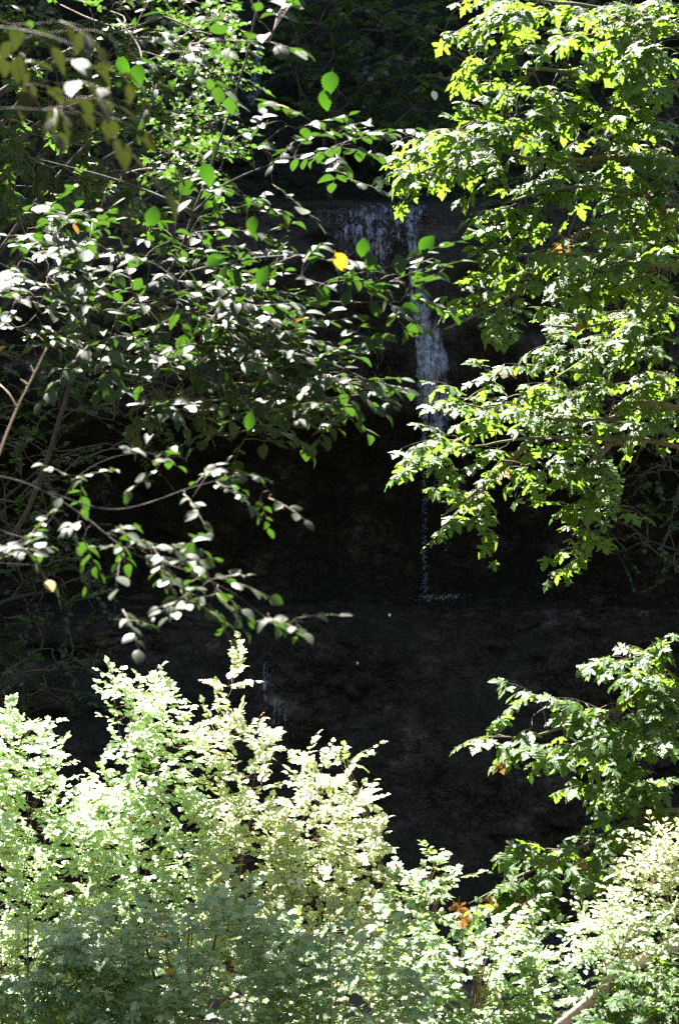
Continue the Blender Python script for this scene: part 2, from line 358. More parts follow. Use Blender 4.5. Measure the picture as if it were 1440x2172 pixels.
def plant(name, label, cat, base, trunk, limbs, regions, T, lmat, seed, group=None, trunk_r=.05, limb_r=.02, bark='bark', out=(0, 0, 0), outw=.5, twr=.004,
          extra=None, mossy=False, twigmat='twig', **sp):
    """thing > trunk, limb..., crown.  trunk & limbs: lists of world points; regions: (polygon px, (Y0,Y1), count)"""
    rng = np.random.default_rng(seed)
    e = empty(name, base); tag(e, label, cat, group)
    nodes, pen = [], []
    tp = spline(trunk, max(8, 5 * len(trunk))); tp[1:-1] += rng.normal(size=tp[1:-1].shape) * trunk_r * .15
    g = Geo(); tube(g, tp, np.linspace(trunk_r, trunk_r * .35, len(tp)), 10, 0, rng, .05); g.build('trunk', M[bark], e)
    nodes += list(tp[len(tp) // 3:])
    for lb in limbs:
        lp = spline(lb, 6 * len(lb)); lp[1:] += np.cumsum(rng.normal(size=lp[1:].shape) * limb_r * .12, 0)
        g = Geo(); tube(g, lp, np.linspace(limb_r, limb_r * .22, len(lp)), 7, 0, rng, .09)
        if mossy: moss_on(g, lp[len(lp) // 5:], limb_r, rng)
        g.build('limb', [M[bark], M['moss']], e)
        nodes += list(lp[2:])
    g = Geo(); nodes = np.array(nodes); n0 = len(nodes)
    pts = np.vstack([sample(po, Y, n, rng) for po, Y, n in regions])
    dmin = np.array([np.min(np.linalg.norm(nodes - p, axis=1)) for p in pts]); pts = pts[np.argsort(dmin)]
    dirs = []; out = np.array(out, float)
    buf = np.zeros((n0 + 3 * len(pts), 3)); buf[:n0] = nodes; cnt = n0
    for p in pts:
        dist = np.linalg.norm(buf[:cnt] - p, axis=1)
        j = int(np.argmin(dist)); a = buf[j]; v = p - a; l = np.linalg.norm(v)
        mid = (a + p) / 2 + rng.normal(size=3) * l * .08 + UP * l * .06
        c = spline([a, mid, p], 6); r0 = min(limb_r * .6, twr * (.5 + l * 1.2)); tube(g, c, np.linspace(r0, r0 * .45, 6), 4, 1)
        buf[cnt] = c[3]; buf[cnt + 1] = p; cnt += 2
        d = v / (l + 1e-6) * .7 + out * outw + rng.normal(size=3) * .35; d[2] *= .6; dirs.append(d)
    k = sprays(g, pts, dirs, T, rng, **sp)
    if extra: extra(g, rng)
    g.build('crown', [M[lmat], M[twigmat], M['backlit'], M['rust']], e)
    return e

def moss_on(g, lp, r, rng):
    for p in lp[:int(len(lp) * .6)]:
        for _ in range(16):
            q = p + rng.normal(size=3) * r * .8; q2 = q + np.array([rng.normal() * .01, rng.normal() * .01, -rng.uniform(.01, .05)])
            tube(g, [q, (q + q2) / 2 + rng.normal(size=3) * .006, q2], [.004, .003, .001], 3, 1)

# ------------------------------------------------------------------ terrain
def gz(x, y):
    """height of the near bank"""
    x = np.asarray(x, float); y = np.asarray(y, float)
    z = np.interp(y, [-60, -8, 0, 3, 9, 13, 20, 24, 60], [14, 7.2, 6.4, 6.1, 4.5, 3.4, 1.9, 1.2, 1.2])
    z = z + np.clip(-x - 4, 0, 40) ** 1.3 * .35 + np.clip(x - 5, 0, 40) ** 1.3 * .35
    return z + .35 * fbm(np.stack([x * .35, y * .35, x * 0], -1), 4)
xs = np.linspace(-60, 60, 241); ys = np.linspace(-60, 34, 189)
X, Yg = np.meshgrid(xs, ys); Z = gz(X, Yg); V = np.stack([X, Yg, Z], -1).reshape(-1, 3)
i = (np.arange(len(ys) - 1)[:, None] * len(xs) + np.arange(len(xs) - 1)[None]).ravel(); w_ = len(xs)
mesh('ground', V, np.stack([i, i + 1, i + 1 + w_, i + w_], -1).ravel(), np.full(len(i), 4), M['soil'])
tag(bpy.data.objects['ground'], 'dark leaf covered soil of the near bank under the shrubs', None, None, 'structure')

# cliff: profile (Y, Z) from streambed up, then swept in x with noise
def zp(py, Y): return CZ + (1086 - py) / F * Y
prof = [(21.5, 1.0), (23.5, 1.6), (25.0, zp(1800, 25)), (26.2, zp(1660, 26.2)), (26.9, zp(1560, 26.9)), (27.6, zp(1450, 27.6)), (28.4, zp(1350, 28.4)), (29.4, zp(1290, 29.4)), (31.4, zp(1275, 31.4)),
        (32.0, zp(1220, 32.0)), (32.2, zp(1100, 32.2)), (31.6, zp(1000, 31.6)), (30.6, zp(930, 30.6)), (30.0, zp(880, 30)), (29.9, zp(780, 29.9)), (29.95, zp(660, 29.95)),
        (30.15, zp(560, 30.15)), (30.6, zp(490, 30.6)), (31.3, zp(440, 31.3)), (32.2, zp(432, 32.2)), (35.5, zp(420, 35.5)), (37.0, zp(350, 37)), (38.0, zp(230, 38)), (38.6, zp(60, 38.6)), (39.6, 34), (41, 44), (46, 50), (60, 54), (90, 56)]  # last points are unseen wall, raised to shade the ravine
pr = np.array(prof); seg = np.concatenate([[0], np.cumsum(np.linalg.norm(np.diff(pr, axis=0), axis=1))])
tt = np.concatenate([np.arange(0, seg[24], .075), np.linspace(seg[24], seg[-1], 60)])
PY, PZ = np.interp(tt, seg, pr[:, 0]), np.interp(tt, seg, pr[:, 1])
for _ in range(3): PY[1:-1] = (PY[:-2] + PY[1:-1] * 2 + PY[2:]) / 4; PZ[1:-1] = (PZ[:-2] + PZ[1:-1] * 2 + PZ[2:]) / 4
cx = np.concatenate([np.linspace(-60, -9, 60, endpoint=False), np.arange(-9, 9, .075), np.linspace(9, 60, 60)])
def bow(x): return -(.035 * np.clip(np.abs(x - .8) - 1.0, 0, 60) ** 1.75)       # the amphitheatre closes in at the sides
def cliff_pts(x, py, pz):
    X = np.asarray(x, float); Yc = py + bow(X); Zc = np.asarray(pz, float).copy()
    q = np.stack([X * .45, Yc * .45, Zc * .45], -1)
    n1 = fbm(q, 3); n2 = fbm(q * np.array([2.6, 2.6, 4.0]) + 9, 5, .6)
    n3 = np.abs(fbm(q * 5 + 3, 4, .6))                       # angular broken blocks
    strata = np.abs(fbm(np.stack([X * .25, Yc * .2, Zc * 1.5], -1) + 31, 4))
    fade = 1 - .72 * np.exp(-((X - 1.7) / .8) ** 2)         # smoother where the water runs
    return np.stack([X, Yc + (n1 * .9 + n2 * .5 - strata * .22 - n3 * .22) * fade, Zc + n1 * .25 * fade + n2 * .12 * fade], -1)
XX, TT = np.meshgrid(cx, np.arange(len(tt)))
V = cliff_pts(XX, PY[TT], PZ[TT]).reshape(-1, 3); w_ = len(cx)
i = (np.arange(len(tt) - 1)[:, None] * w_ + np.arange(w_ - 1)[None]).ravel()
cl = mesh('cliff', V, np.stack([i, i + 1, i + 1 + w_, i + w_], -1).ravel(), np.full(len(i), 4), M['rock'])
tag(cl, 'dark wet rock face and ravine side behind the trees', None, None, 'structure')

# ------------------------------------------------------------------ waterfall
def sheet(name, path, width, mt, parent, off=.06, seed=0, nu=40, dens=0.):
    """path: list of (px, py, Y); width in metres at each point; a rippled ribbon"""
    rng = np.random.default_rng(seed); pts = np.array([P(*p) for p in path]); n = 160
    c = spline(pts, n); wd = np.interp(np.linspace(0, 1, n), np.linspace(0, 1, len(width)), width)
    u = np.linspace(-.5, .5, nu); V = c[:, None] + np.stack([u[None] * wd[:, None], 0 * u[None] + 0 * wd[:, None], 0 * u[None] + 0 * wd[:, None]], -1)
    q = V * np.array([6, 6, 1.6]); V[..., 1] -= off + .05 * fbm(q, 4) + .03 * fbm(V * np.array([14, 1, 9.]), 3); V[..., 0] += .05 * fbm(V * np.array([1, 1, 2.]) + 4, 3)
    uv = np.stack([V[..., 0], V[..., 2]], -1).reshape(-1, 2) - pts[0][[0, 2]]
    i = (np.arange(n - 1)[:, None] * nu + np.arange(nu - 1)[None]).ravel()
    o = mesh(name, V.reshape(-1, 3), np.stack([i, i + 1, i + 1 + nu, i + nu], -1).ravel(), np.full(len(i), 4), mt, parent, uv)
    a = o.data.attributes.new('edge', 'FLOAT', 'POINT'); vv = np.linspace(0, 1, n)[:, None]
    ed = -.55 * np.abs(u[None] * 2) ** 3 + dens(vv) + 0 * vv
    a.data.foreach_set('value', ed.astype(np.float32).ravel()); return o
pyproj = 1086 - (PZ - CZ) / PY * F
def tidx(py, lo=1250, hi=420):
    q = np.where((pyproj < lo) & (pyproj > hi))[0]; return float(q[np.argmin(np.abs(pyproj[q] - py))])
def flow(name, keys, mt, parent, off=.05, seed=0, nu=50, n=150, edge=.55, fall_from=None, lo=1250):
    """water that clings to the rock: keys (py, px, width m, density); below fall_from it drops free"""
    ks = np.array(keys, float); pyv = np.linspace(ks[0, 0], ks[-1, 0], n)
    cxp, wd, de = (np.interp(pyv, ks[:, 0], ks[:, k]) for k in (1, 2, 3)); u = np.linspace(-.5, .5, nu)
    V = np.zeros((n, nu, 3))
    for a, py in enumerate(pyv):
        if fall_from is None or py <= fall_from:
            ti = tidx(py, lo); by, bz = PY[int(ti)], PZ[int(ti)]
            x = (cxp[a] - 720) / F * by + u * wd[a]; V[a] = cliff_pts(x, np.full(nu, by), np.full(nu, bz)); last = a
        else:
            Yf = V[last, :, 1]; V[a, :, 0] = (cxp[a] - 720) / F * Yf.mean() + u * wd[a]; V[a, :, 1] = Yf; V[a, :, 2] = CZ + (1086 - py) / F * Yf.mean()
    for _ in range(3): V[1:-1] = (V[:-2] + 2 * V[1:-1] + V[2:]) / 4
    V[..., 1] -= off + .04 + .04 * fbm(V * np.array([6, 6, 2.]), 4) + .03 * fbm(V * np.array([14, 1, 7.]), 3)
    uv = np.stack([V[..., 0] + seed, V[..., 2]], -1).reshape(-1, 2)
    q = (np.arange(n - 1)[:, None] * nu + np.arange(nu - 1)[None]).ravel()
    o = mesh(name, V.reshape(-1, 3), np.stack([q, q + 1, q + 1 + nu, q + nu], -1).ravel(), np.full(len(q), 4), mt, parent, uv)
    at = o.data.attributes.new('edge', 'FLOAT', 'POINT'); at.data.foreach_set('value', (-edge * np.abs(u[None] * 2) ** 3 + de[:, None]).astype(np.float32).ravel()); return o
wf = empty('waterfall', P(905, 1268, 30)); tag(wf, 'thin waterfall sliding down the dark rock then dropping in a thread', 'waterfall')
flow('cascade', [(438, 882, .7, -.02), (480, 872, .4, .03), (560, 876, .34, .08), (620, 885, .42, .12), (680, 900, .62, .14), (760, 915, .80, .17), (860, 918, .82, .15), (930, 925, .74, .04), (1010, 930, .66, -.12), (1090, 932, .6, -.35)],
     M['fall'], wf, .03, 1, 60, 170, fall_from=885)
flow('wet_sheen', [(434, 800, 2.3, -.12), (450, 795, 2.3, -.02), (500, 780, 2.2, -.04), (545, 790, 1.7, -.06), (600, 800, 1.4, -.2), (660, 800, 1.2, -.4)], M['fall'], wf, .015, 5, 110, 90)  # pale speckled film, paints the sky sheen onto the wet ledge
flow('lip_glint', [(485, 808, .5, -.25), (515, 805, .55, .1), (540, 806, .5, .06), (565, 808, .4, -.3)], M['fall'], wf, .06, 9, 40, 50)  # small denser pale patch painted in for the sky glint
flow('wet_sheen', [(690, 800, 1.0, -.3), (740, 800, 1.0, -.13), (800, 805, .9, -.13), (850, 800, .8, -.35)], M['fall'], wf, .015, 12, 60, 60)
sheet('thread', [(897, 880, 29.3), (900, 1000, 29.3), (900, 1130, 29.3), (901, 1268, 29.3)], [.3, .16, .12, .12], M['fall'], wf, .02, 22, 12, lambda v: -.10 - .10 * v)
sheet('thread', [(938, 880, 29.3), (943, 980, 29.3), (945, 1100, 29.3)], [.3, .14, .10], M['fall'], wf, .02, 23, 12, lambda v: -.12 - .2 * v)
def drops(name, pt, n, sx, parent, seed, r=(.006, .018)):
    rng = np.random.default_rng(seed); g = Geo()
    oc = np.array([(1, 0, 0), (-1, 0, 0), (0, 1, 0), (0, -1, 0), (0, 0, 1.8), (0, 0, -1.2)], float)
    fc = np.array([0, 2, 4, 2, 1, 4, 1, 3, 4, 3, 0, 4, 2, 0, 5, 1, 2, 5, 3, 1, 5, 0, 3, 5])
    a = rng.random(n) ** 1.1; pa = np.array([P(*p) for p in pt]); c = np.array([np.interp(a, np.linspace(0, 1, len(pt)), pa[:, k]) for k in range(3)]).T
    c += rng.normal(size=(n, 3)) * [sx, sx, .03]; s = rng.uniform(*r, n)
    V = c[:, None] + s[:, None, None] * oc[None]
    g.add(V.reshape(-1, 3), (fc[None] + 6 * np.arange(n)[:, None]).ravel(), np.full(8 * n, 3)); return g.build(name, M['drop'], parent)
tag(drops('falling_drops', [(898, 900, 29.5), (900, 1080, 29.5), (901, 1268, 29.5)], 340, .03, wf, 4, (.003, .007)), kind='stuff')
tag(drops('falling_drops', [(940, 900, 29.5), (945, 1080, 29.5), (945, 1180, 29.5)], 110, .03, wf, 5, (.003, .008)), kind='stuff')
tag(drops('splash', [(890, 1269, 29.5), (975, 1266, 29.5)], 130, .12, wf, 6, (.003, .009)), kind='stuff')

wf2 = empty('waterfall', P(545, 210, 37)); tag(wf2, 'faint upper trickle of falling water behind the leaves at top', 'waterfall')
sheet('cascade', [(548, 80, 37.2), (545, 150, 36.9), (540, 230, 36.6)], [.35, .4, .5], M['fall'], wf2, .3, 7, 30, lambda v: -.02 + 0 * v)
wf3 = empty('waterfall', P(575, 1560, 27)); tag(wf3, 'short faint trickle on the lower rock step beside the pale shrub', 'waterfall')
flow('cascade', [(1385, 570, .3, -.3), (1420, 568, .35, -.08), (1480, 572, .4, -.08), (1530, 590, .6, -.12), (1560, 600, .7, -.4)], M['fall'], wf3, .03, 8, 30, 60, lo=1700)

# stream at the foot
V = np.array([(-7, 19, 1.75), (7, 19, 1.75), (7, 24.5, 1.75), (-7, 24.5, 1.75)]); 
st = mesh('stream', V, [0, 1, 2, 3], [4], M['stream']); tag(st, 'dark still water at the foot of the rock', None, None, 'structure')

# ------------------------------------------------------------------ alders (left)
AP = dict(T=T_ALDER, lmat='alder', face=.28)
g0 = lambda x, y: np.array([x, y, float(gz(np.array([x]), np.array([y]))[0]) - .05])
def singles(g, rng):
    # leaves that hang face on and let the sun through
    for px, py, l, a in [(293, 160, 50, 180), (262, 140, 44, 150), (700, 175, 48, 190), (690, 212, 44, 170), (770, 525, 42, 10), (905, 518, 46, 40), (847, 560, 44, 350), (885, 545, 52, 60), (685, 628, 46, 170),
                         (785, 556, 40, 160), (502, 590, 42, 150), (560, 582, 46, 30), (458, 553, 44, 60), (530, 892, 42, 10), (325, 458, 44, 5), (665, 540, 38, 200), (800, 720, 32, 20), (785, 728, 34, 330), (735, 632, 36, 20),
                         (795, 655, 36, 340), (870, 655, 40, 100), (680, 768, 30, 190), (536, 478, 42, 190), (440, 370, 50, 160)]:
        Y = 6.1; q = P(px, py, Y); a = R(a)
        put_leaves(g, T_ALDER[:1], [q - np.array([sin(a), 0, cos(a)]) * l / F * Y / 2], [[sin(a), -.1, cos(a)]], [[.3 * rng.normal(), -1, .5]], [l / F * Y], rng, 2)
b1 = g0(-2.3, 7.2)
plant('alder_tree', 'slender alder with glossy pale leaves, its stem leaning across the left side', 'tree', b1,
      [b1, P(-150, 1500, 7.3), P(60, 1080, 7.2), P(160, 780, 7.1), P(205, 640, 7.1), P(345, 590, 7), P(412, 450, 7), P(500, 200, 7), P(565, -60, 7)],
      [[P(205, 640, 7.1), P(400, 660, 6.8), P(600, 730, 6.5), P(760, 800, 6.3), P(845, 850, 6.2)],
       [P(345, 590, 7), P(480, 560, 6.6), P(640, 545, 6.2), P(790, 575, 6.1), P(900, 540, 6)],
       [P(412, 450, 7), P(480, 390, 6.8), P(600, 340, 6.7), P(760, 300, 6.6)],
       [P(160, 780, 7.1), P(300, 800, 6.9), P(450, 860, 6.8), P(560, 930, 6.7)],
       [P(205, 640, 7.1), P(80, 600, 6.9), P(-60, 520, 6.8)],
       [P(412, 450, 7), P(250, 380, 7.2), P(60, 330, 7.4)],
       [P(500, 200, 7), P(400, 120, 6.6), P(250, 40, 6.3)],
       [P(400, 660, 6.8), P(560, 620, 6.5), P(700, 640, 6.3), P(850, 640, 6.1)]],
      [([(-300, -420), (480, -420), (560, -60), (-200, -60)], (8, 8.9), 30),
       ([(0, 440), (200, 470), (330, 560), (560, 600), (700, 760), (800, 820), (640, 860), (520, 900), (420, 900), (300, 840), (140, 740), (0, 700)], (6.1, 7.3), 220),
       ([(420, 600), (560, 570), (640, 650), (760, 820), (560, 860), (430, 780)], (6.2, 7), 60),
       ([(500, 540), (640, 530), (800, 560), (900, 530), (860, 660), (820, 660), (650, 600)], (6, 6.4), 16),
       ([(520, 250), (640, 240), (780, 300), (740, 400), (560, 420), (520, 340)], (6.4, 7), 18),
       ([(340, 380), (600, 400), (580, 520), (400, 600), (250, 560)], (6.6, 7.4), 30),
       ([(0, 150), (250, 200), (340, 420), (220, 520), (0, 460)], (8.2, 9.4), 100),
       ([(0, 0), (330, 0), (300, 150), (0, 180)], (8.3, 9.4), 50),
       ([(660, 780), (830, 820), (700, 900), (620, 870)], (6.1, 6.5), 9),
       ([(260, 70), (450, 90), (480, 210), (330, 190)], (5.4, 6), 8),
       ([(520, 0), (690, 10), (600, 110), (520, 90)], (5.2, 5.8), 5),
       ([(400, 905), (560, 920), (600, 960), (520, 950)], (6.6, 6.9), 4)],
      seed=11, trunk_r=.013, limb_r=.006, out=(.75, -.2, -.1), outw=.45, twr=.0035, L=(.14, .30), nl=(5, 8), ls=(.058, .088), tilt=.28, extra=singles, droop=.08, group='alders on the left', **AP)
g = Geo(); put_leaves(g, T_ALDER[:1], [P(712, 536, 5.85)], [[.45, -.1, -.8]], [[.1, -1, .15]], [.076], np.random.default_rng(1))
o = g.build('leaf', [M['yellow']], bpy.data.objects['alder_tree']); o['label'] = 'single golden yellow leaf'
YS = -1.1
b2 = g0(-1.9, 4.6)
plant('alder_tree', 'alder low on the left, its leaf clusters hanging in front of black rock', 'tree', b2,
      [b2, P(-520, 1500, 5.7), P(-330, 1150, 5.8), P(-200, 980, 5.8), P(-260, 600, 5.8), P(-200, 200, 5.7)],
      [[P(-200, 980, 5.8), P(0, 1010, 5.8), P(90, 1040, 5.8), P(180, 1095, 5.8), P(280, 1170, 5.7), P(400, 1210, 5.6), P(500, 1260, 5.6), P(570, 1310, 5.6), P(670, 1320, 5.6)],
       [P(-200, 980, 5.8), P(50, 1140, 6), P(180, 1000, 6), P(300, 960, 6), P(380, 990, 6)],
       [P(90, 1040, 5.8), P(250, 1080, 5.9), P(420, 1030, 6), P(530, 1010, 6), P(590, 1070, 6)],
       [P(-330, 1150, 5.8), P(-150, 1180, 5.7), P(80, 1200, 5.6)]],
      [([(250, 1150), (390, 1150), (450, 1210), (500, 1250), (460, 1290), (330, 1230), (260, 1190)], (5.4, 5.8), 24),
       ([(130, 1000), (200, 1000), (190, 1030), (130, 1030)], (5.9, 6.1), 3),
       ([(280, 955), (350, 960), (350, 1010), (300, 1000)], (5.9, 6.1), 4),
       ([(400, 990), (540, 1000), (510, 1040), (400, 1040)], (5.9, 6.1), 6),
       ([(540, 1050), (590, 1060), (600, 1080), (545, 1080)], (5.9, 6.1), 2),
       ([(0, 1130), (110, 1140), (130, 1210), (0, 1240)], (5.5, 5.8), 9),
       ([(130, 1090), (250, 1110), (260, 1150), (150, 1140)], (5.6, 5.9), 5),
       ([(540, 1300), (590, 1300), (600, 1320), (550, 1320)], (5.5, 5.7), 2),
       ([(620, 1300), (660, 1300), (670, 1325), (630, 1325)], (5.5, 5.7), 2),
       ([(370, 1040), (420, 1050), (400, 1080)], (5.8, 6), 2),
       ([(400, 1270), (440, 1280), (430, 1310)], (5.5, 5.7), 2),
       ([(180, 1290), (280, 1290), (250, 1320)], (5.4, 5.6), 2)],
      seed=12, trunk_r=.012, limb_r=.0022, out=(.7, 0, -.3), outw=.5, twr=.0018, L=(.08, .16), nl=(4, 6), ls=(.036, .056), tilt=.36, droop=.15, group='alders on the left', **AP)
YS = 0.0
b3 = g0(-1.6, 3.5)
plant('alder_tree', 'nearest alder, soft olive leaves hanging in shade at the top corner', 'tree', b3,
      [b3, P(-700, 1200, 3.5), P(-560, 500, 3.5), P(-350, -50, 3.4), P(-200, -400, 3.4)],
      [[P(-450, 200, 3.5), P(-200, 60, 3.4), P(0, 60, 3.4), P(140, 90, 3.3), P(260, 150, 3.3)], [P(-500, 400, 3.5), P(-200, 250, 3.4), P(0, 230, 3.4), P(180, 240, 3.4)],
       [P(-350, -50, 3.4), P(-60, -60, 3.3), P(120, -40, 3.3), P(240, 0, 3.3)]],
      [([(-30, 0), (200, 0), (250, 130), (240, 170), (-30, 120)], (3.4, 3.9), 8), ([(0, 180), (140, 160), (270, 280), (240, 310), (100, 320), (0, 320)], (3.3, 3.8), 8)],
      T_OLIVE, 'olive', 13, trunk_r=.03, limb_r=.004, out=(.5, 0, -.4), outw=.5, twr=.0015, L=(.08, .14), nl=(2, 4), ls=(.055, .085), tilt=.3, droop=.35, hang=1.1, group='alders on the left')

# hand placed leaves of the middle branch that read singly: (px, py, Y, length, roll, yellow?)
def lone_leaves(name, label, base, items, seed, mt):
    pass

# ------------------------------------------------------------------ maples (right)
MP = dict(T=T_MAPLE, lmat='maple', bark='mossbark', L=(.16, .32), nl=(5, 9), ls=(.08, .13), ang=62, droop=.2, tilt=.3, face=.25, opp=True, petl=.45, tw=.003, hang=.6, mossy=True)
YS = -2.2
b4 = g0(4.6, 11)
plant('maple_tree', 'tall maple filling the upper right with bright green lobed leaves', 'tree', b4,
      [b4, P(2020, 1500, 13.2), P(1900, 900, 13), P(1750, 400, 13), P(1600, -100, 12.8), P(1500, -500, 12.6)],
      [[P(1700, 250, 13), P(1440, 60, 12.5), P(1280, 20, 12.2), P(1080, -10, 12)],
       [P(1750, 400, 13), P(1440, 340, 12.4), P(1300, 330, 12.2), P(1130, 330, 12), P(1000, 300, 11.8), P(880, 350, 11.7)],
       [P(1800, 600, 13), P(1440, 560, 12.6), P(1250, 480, 12.3), P(1150, 570, 12), P(1050, 640, 11.9), P(940, 690, 11.8)],
       [P(1800, 700, 13), P(1440, 480, 12), P(1380, 420, 12), P(1200, 400, 12), P(1060, 430, 11.9)],
       [P(1700, 250, 13), P(1440, 180, 12.8), P(1200, 150, 12.6), P(1050, 140, 12.4)],
       [P(1700, 450, 13), P(1440, 560, 12.2), P(1300, 540, 12), P(1080, 540, 12)]],
      [([(1020, 0), (1440, 0), (1440, 100), (1250, 90), (1100, 40), (1030, 60)], (11.4, 13), 50),
       ([(1010, 80), (1130, 60), (1130, 110), (1010, 130)], (11.6, 13), 5),
       ([(1250, 90), (1440, 110), (1440, 180), (1300, 170)], (11.6, 13), 14),
       ([(1080, 170), (1440, 240), (1440, 310), (1180, 300), (1060, 240)], (11.6, 13.4), 34),
       ([(860, 345), (920, 290), (945, 255), (1060, 225), (1090, 280), (1060, 370), (960, 380)], (11.4, 13), 42),
       ([(1130, 320), (1440, 310), (1440, 400), (1200, 380)], (11.7, 13.2), 22),
       ([(1060, 410), (1180, 400), (1180, 480), (1080, 480)], (11.6, 12.6), 11),
       ([(1240, 420), (1440, 400), (1440, 480), (1300, 470)], (11.7, 13.2), 18),
       ([(1170, 500), (1440, 500), (1440, 600), (1240, 600), (1180, 560)], (11.4, 13), 34),
       ([(1050, 520), (1160, 530), (1120, 600), (1060, 590)], (11.8, 12.6), 7),
       ([(960, 625), (1010, 612), (1110, 650), (1130, 675), (1000, 650), (940, 690)], (11.7, 12), 7)],
      seed=21, trunk_r=.13, limb_r=.028, out=(-.9, -.2, -.05), outw=.6, twr=.006, group='maples on the right', **MP)
YS = 0.6
b5 = g0(5.8, 12.4)
plant('maple_tree', 'maple reaching in from the right across the middle, tips crossing the falling water', 'tree', b5,
      [b5, P(2250, 1500, 11.8), P(2100, 1100, 11.8), P(1980, 700, 11.6), P(1900, 300, 11.6)],
      [[P(2050, 950, 11.8), P(1440, 640, 11), P(1330, 680, 10.9), P(1230, 700, 10.8), P(1150, 700, 10.7)],
       [P(2050, 980, 11.8), P(1440, 660, 11.4), P(1290, 730, 11.2), P(1200, 785, 11.1), P(1110, 830, 11)],
       [P(2100, 1100, 11.8), P(1440, 870, 11), P(1280, 890, 10.8), P(1100, 880, 10.6), P(970, 850, 10.5)],
       [P(2100, 1100, 11.8), P(1430, 945, 10.7), P(1300, 935, 10.6), P(1130, 930, 10.4), P(1000, 950, 10.2)],
       [P(1300, 935, 10.6), P(1250, 990, 10.6), P(1245, 1080, 10.5), P(1240, 1180, 10.5)],
       [P(1130, 930, 10.4), P(1060, 1000, 10.5), P(990, 1060, 10.5), P(940, 1090, 10.5)]],
      [([(1170, 690), (1240, 665), (1440, 640), (1440, 750), (1250, 745), (1170, 735)], (10.4, 11.6), 40),
       ([(960, 840), (1000, 800), (1100, 830), (1250, 790), (1440, 760), (1440, 900), (1200, 900), (960, 870)], (10.3, 11.8), 64),
       ([(870, 940), (930, 930), (1000, 900), (1160, 920), (1300, 920), (1280, 980), (1060, 1000), (920, 970)], (10, 10.8), 27),
       ([(960, 1040), (1060, 1000), (1050, 1090), (970, 1100)], (10.3, 10.8), 8),
       ([(1220, 1000), (1310, 1000), (1300, 1080), (1260, 1180), (1230, 1180), (1220, 1080)], (10.3, 10.7), 13),
       ([(1070, 780), (1130, 770), (1120, 800)], (10.8, 11), 2)],
      seed=22, trunk_r=.12, limb_r=.026, out=(-.9, -.2, -.15), outw=.6, twr=.006, group='maples on the right', **MP)
def rusty(g, rng):
    # a few leaves at the branch tips already turned
    for px, py, l in [(972, 1918, 34), (985, 1940, 30), (1045, 1905, 32), (1102, 1922, 36), (1108, 1940, 28), (1130, 1908, 26), (1232, 1828, 30), (1060, 1620, 24)]:
        q = P(px, py, 9.0); put_leaves(g, T_MAPLE, [q], [[rng.normal() * .4, -.2, -1]], [[rng.normal() * .3, -.8, .7]], [l / F * 11.8], rng, 3)
YS = 2.8
b6 = g0(5.5, 12.8)
plant('maple_tree', 'low maple at the lower right with sunlit leaves and mossy limbs over the log', 'tree', b6,
      [b6, P(2150, 1900, 10), P(2080, 1500, 10), P(2000, 1100, 10)],
      [[P(2080, 1450, 10), P(1440, 1460, 9.5), P(1300, 1510, 9.3), P(1150, 1560, 9.2), P(1030, 1570, 9.1)],
       [P(2080, 1450, 10), P(1440, 1480, 9.8), P(1380, 1420, 9.7), P(1330, 1370, 9.6)],
       [P(2100, 1700, 10), P(1440, 1720, 9.4), P(1340, 1740, 9.3), P(1200, 1810, 9.2), P(1090, 1860, 9.1), P(990, 1910, 9)],
       [P(1440, 1460, 9.5), P(1350, 1540, 9.4), P(1250, 1600, 9.3)]],
      [([(1300, 1380), (1370, 1370), (1440, 1430), (1440, 1560), (1380, 1570), (1300, 1450)], (9.1, 10), 24),
       ([(1050, 1560), (1150, 1530), (1250, 1470), (1330, 1470), (1400, 1560), (1280, 1600), (1150, 1580), (1040, 1600)], (8.9, 9.8), 30),
       ([(1110, 1470), (1150, 1460), (1150, 1490)], (9, 9.3), 2),
       ([(1240, 1650), (1440, 1620), (1440, 1720), (1300, 1710), (1240, 1690)], (9, 9.8), 16),
       ([(1110, 1800), (1200, 1770), (1440, 1720), (1400, 1800), (1200, 1850), (1130, 1860)], (8.9, 9.6), 24),
       ([(990, 1910), (1100, 1850), (1200, 1870), (1140, 1930), (1020, 1940)], (8.8, 9.3), 12)],
      seed=23, trunk_r=.10, limb_r=.022, out=(-.9, -.1, -.15), outw=.6, twr=.005, group='maples on the right', **dict(MP, ls=(.10, .155), extra=rusty))
YS = 0.0

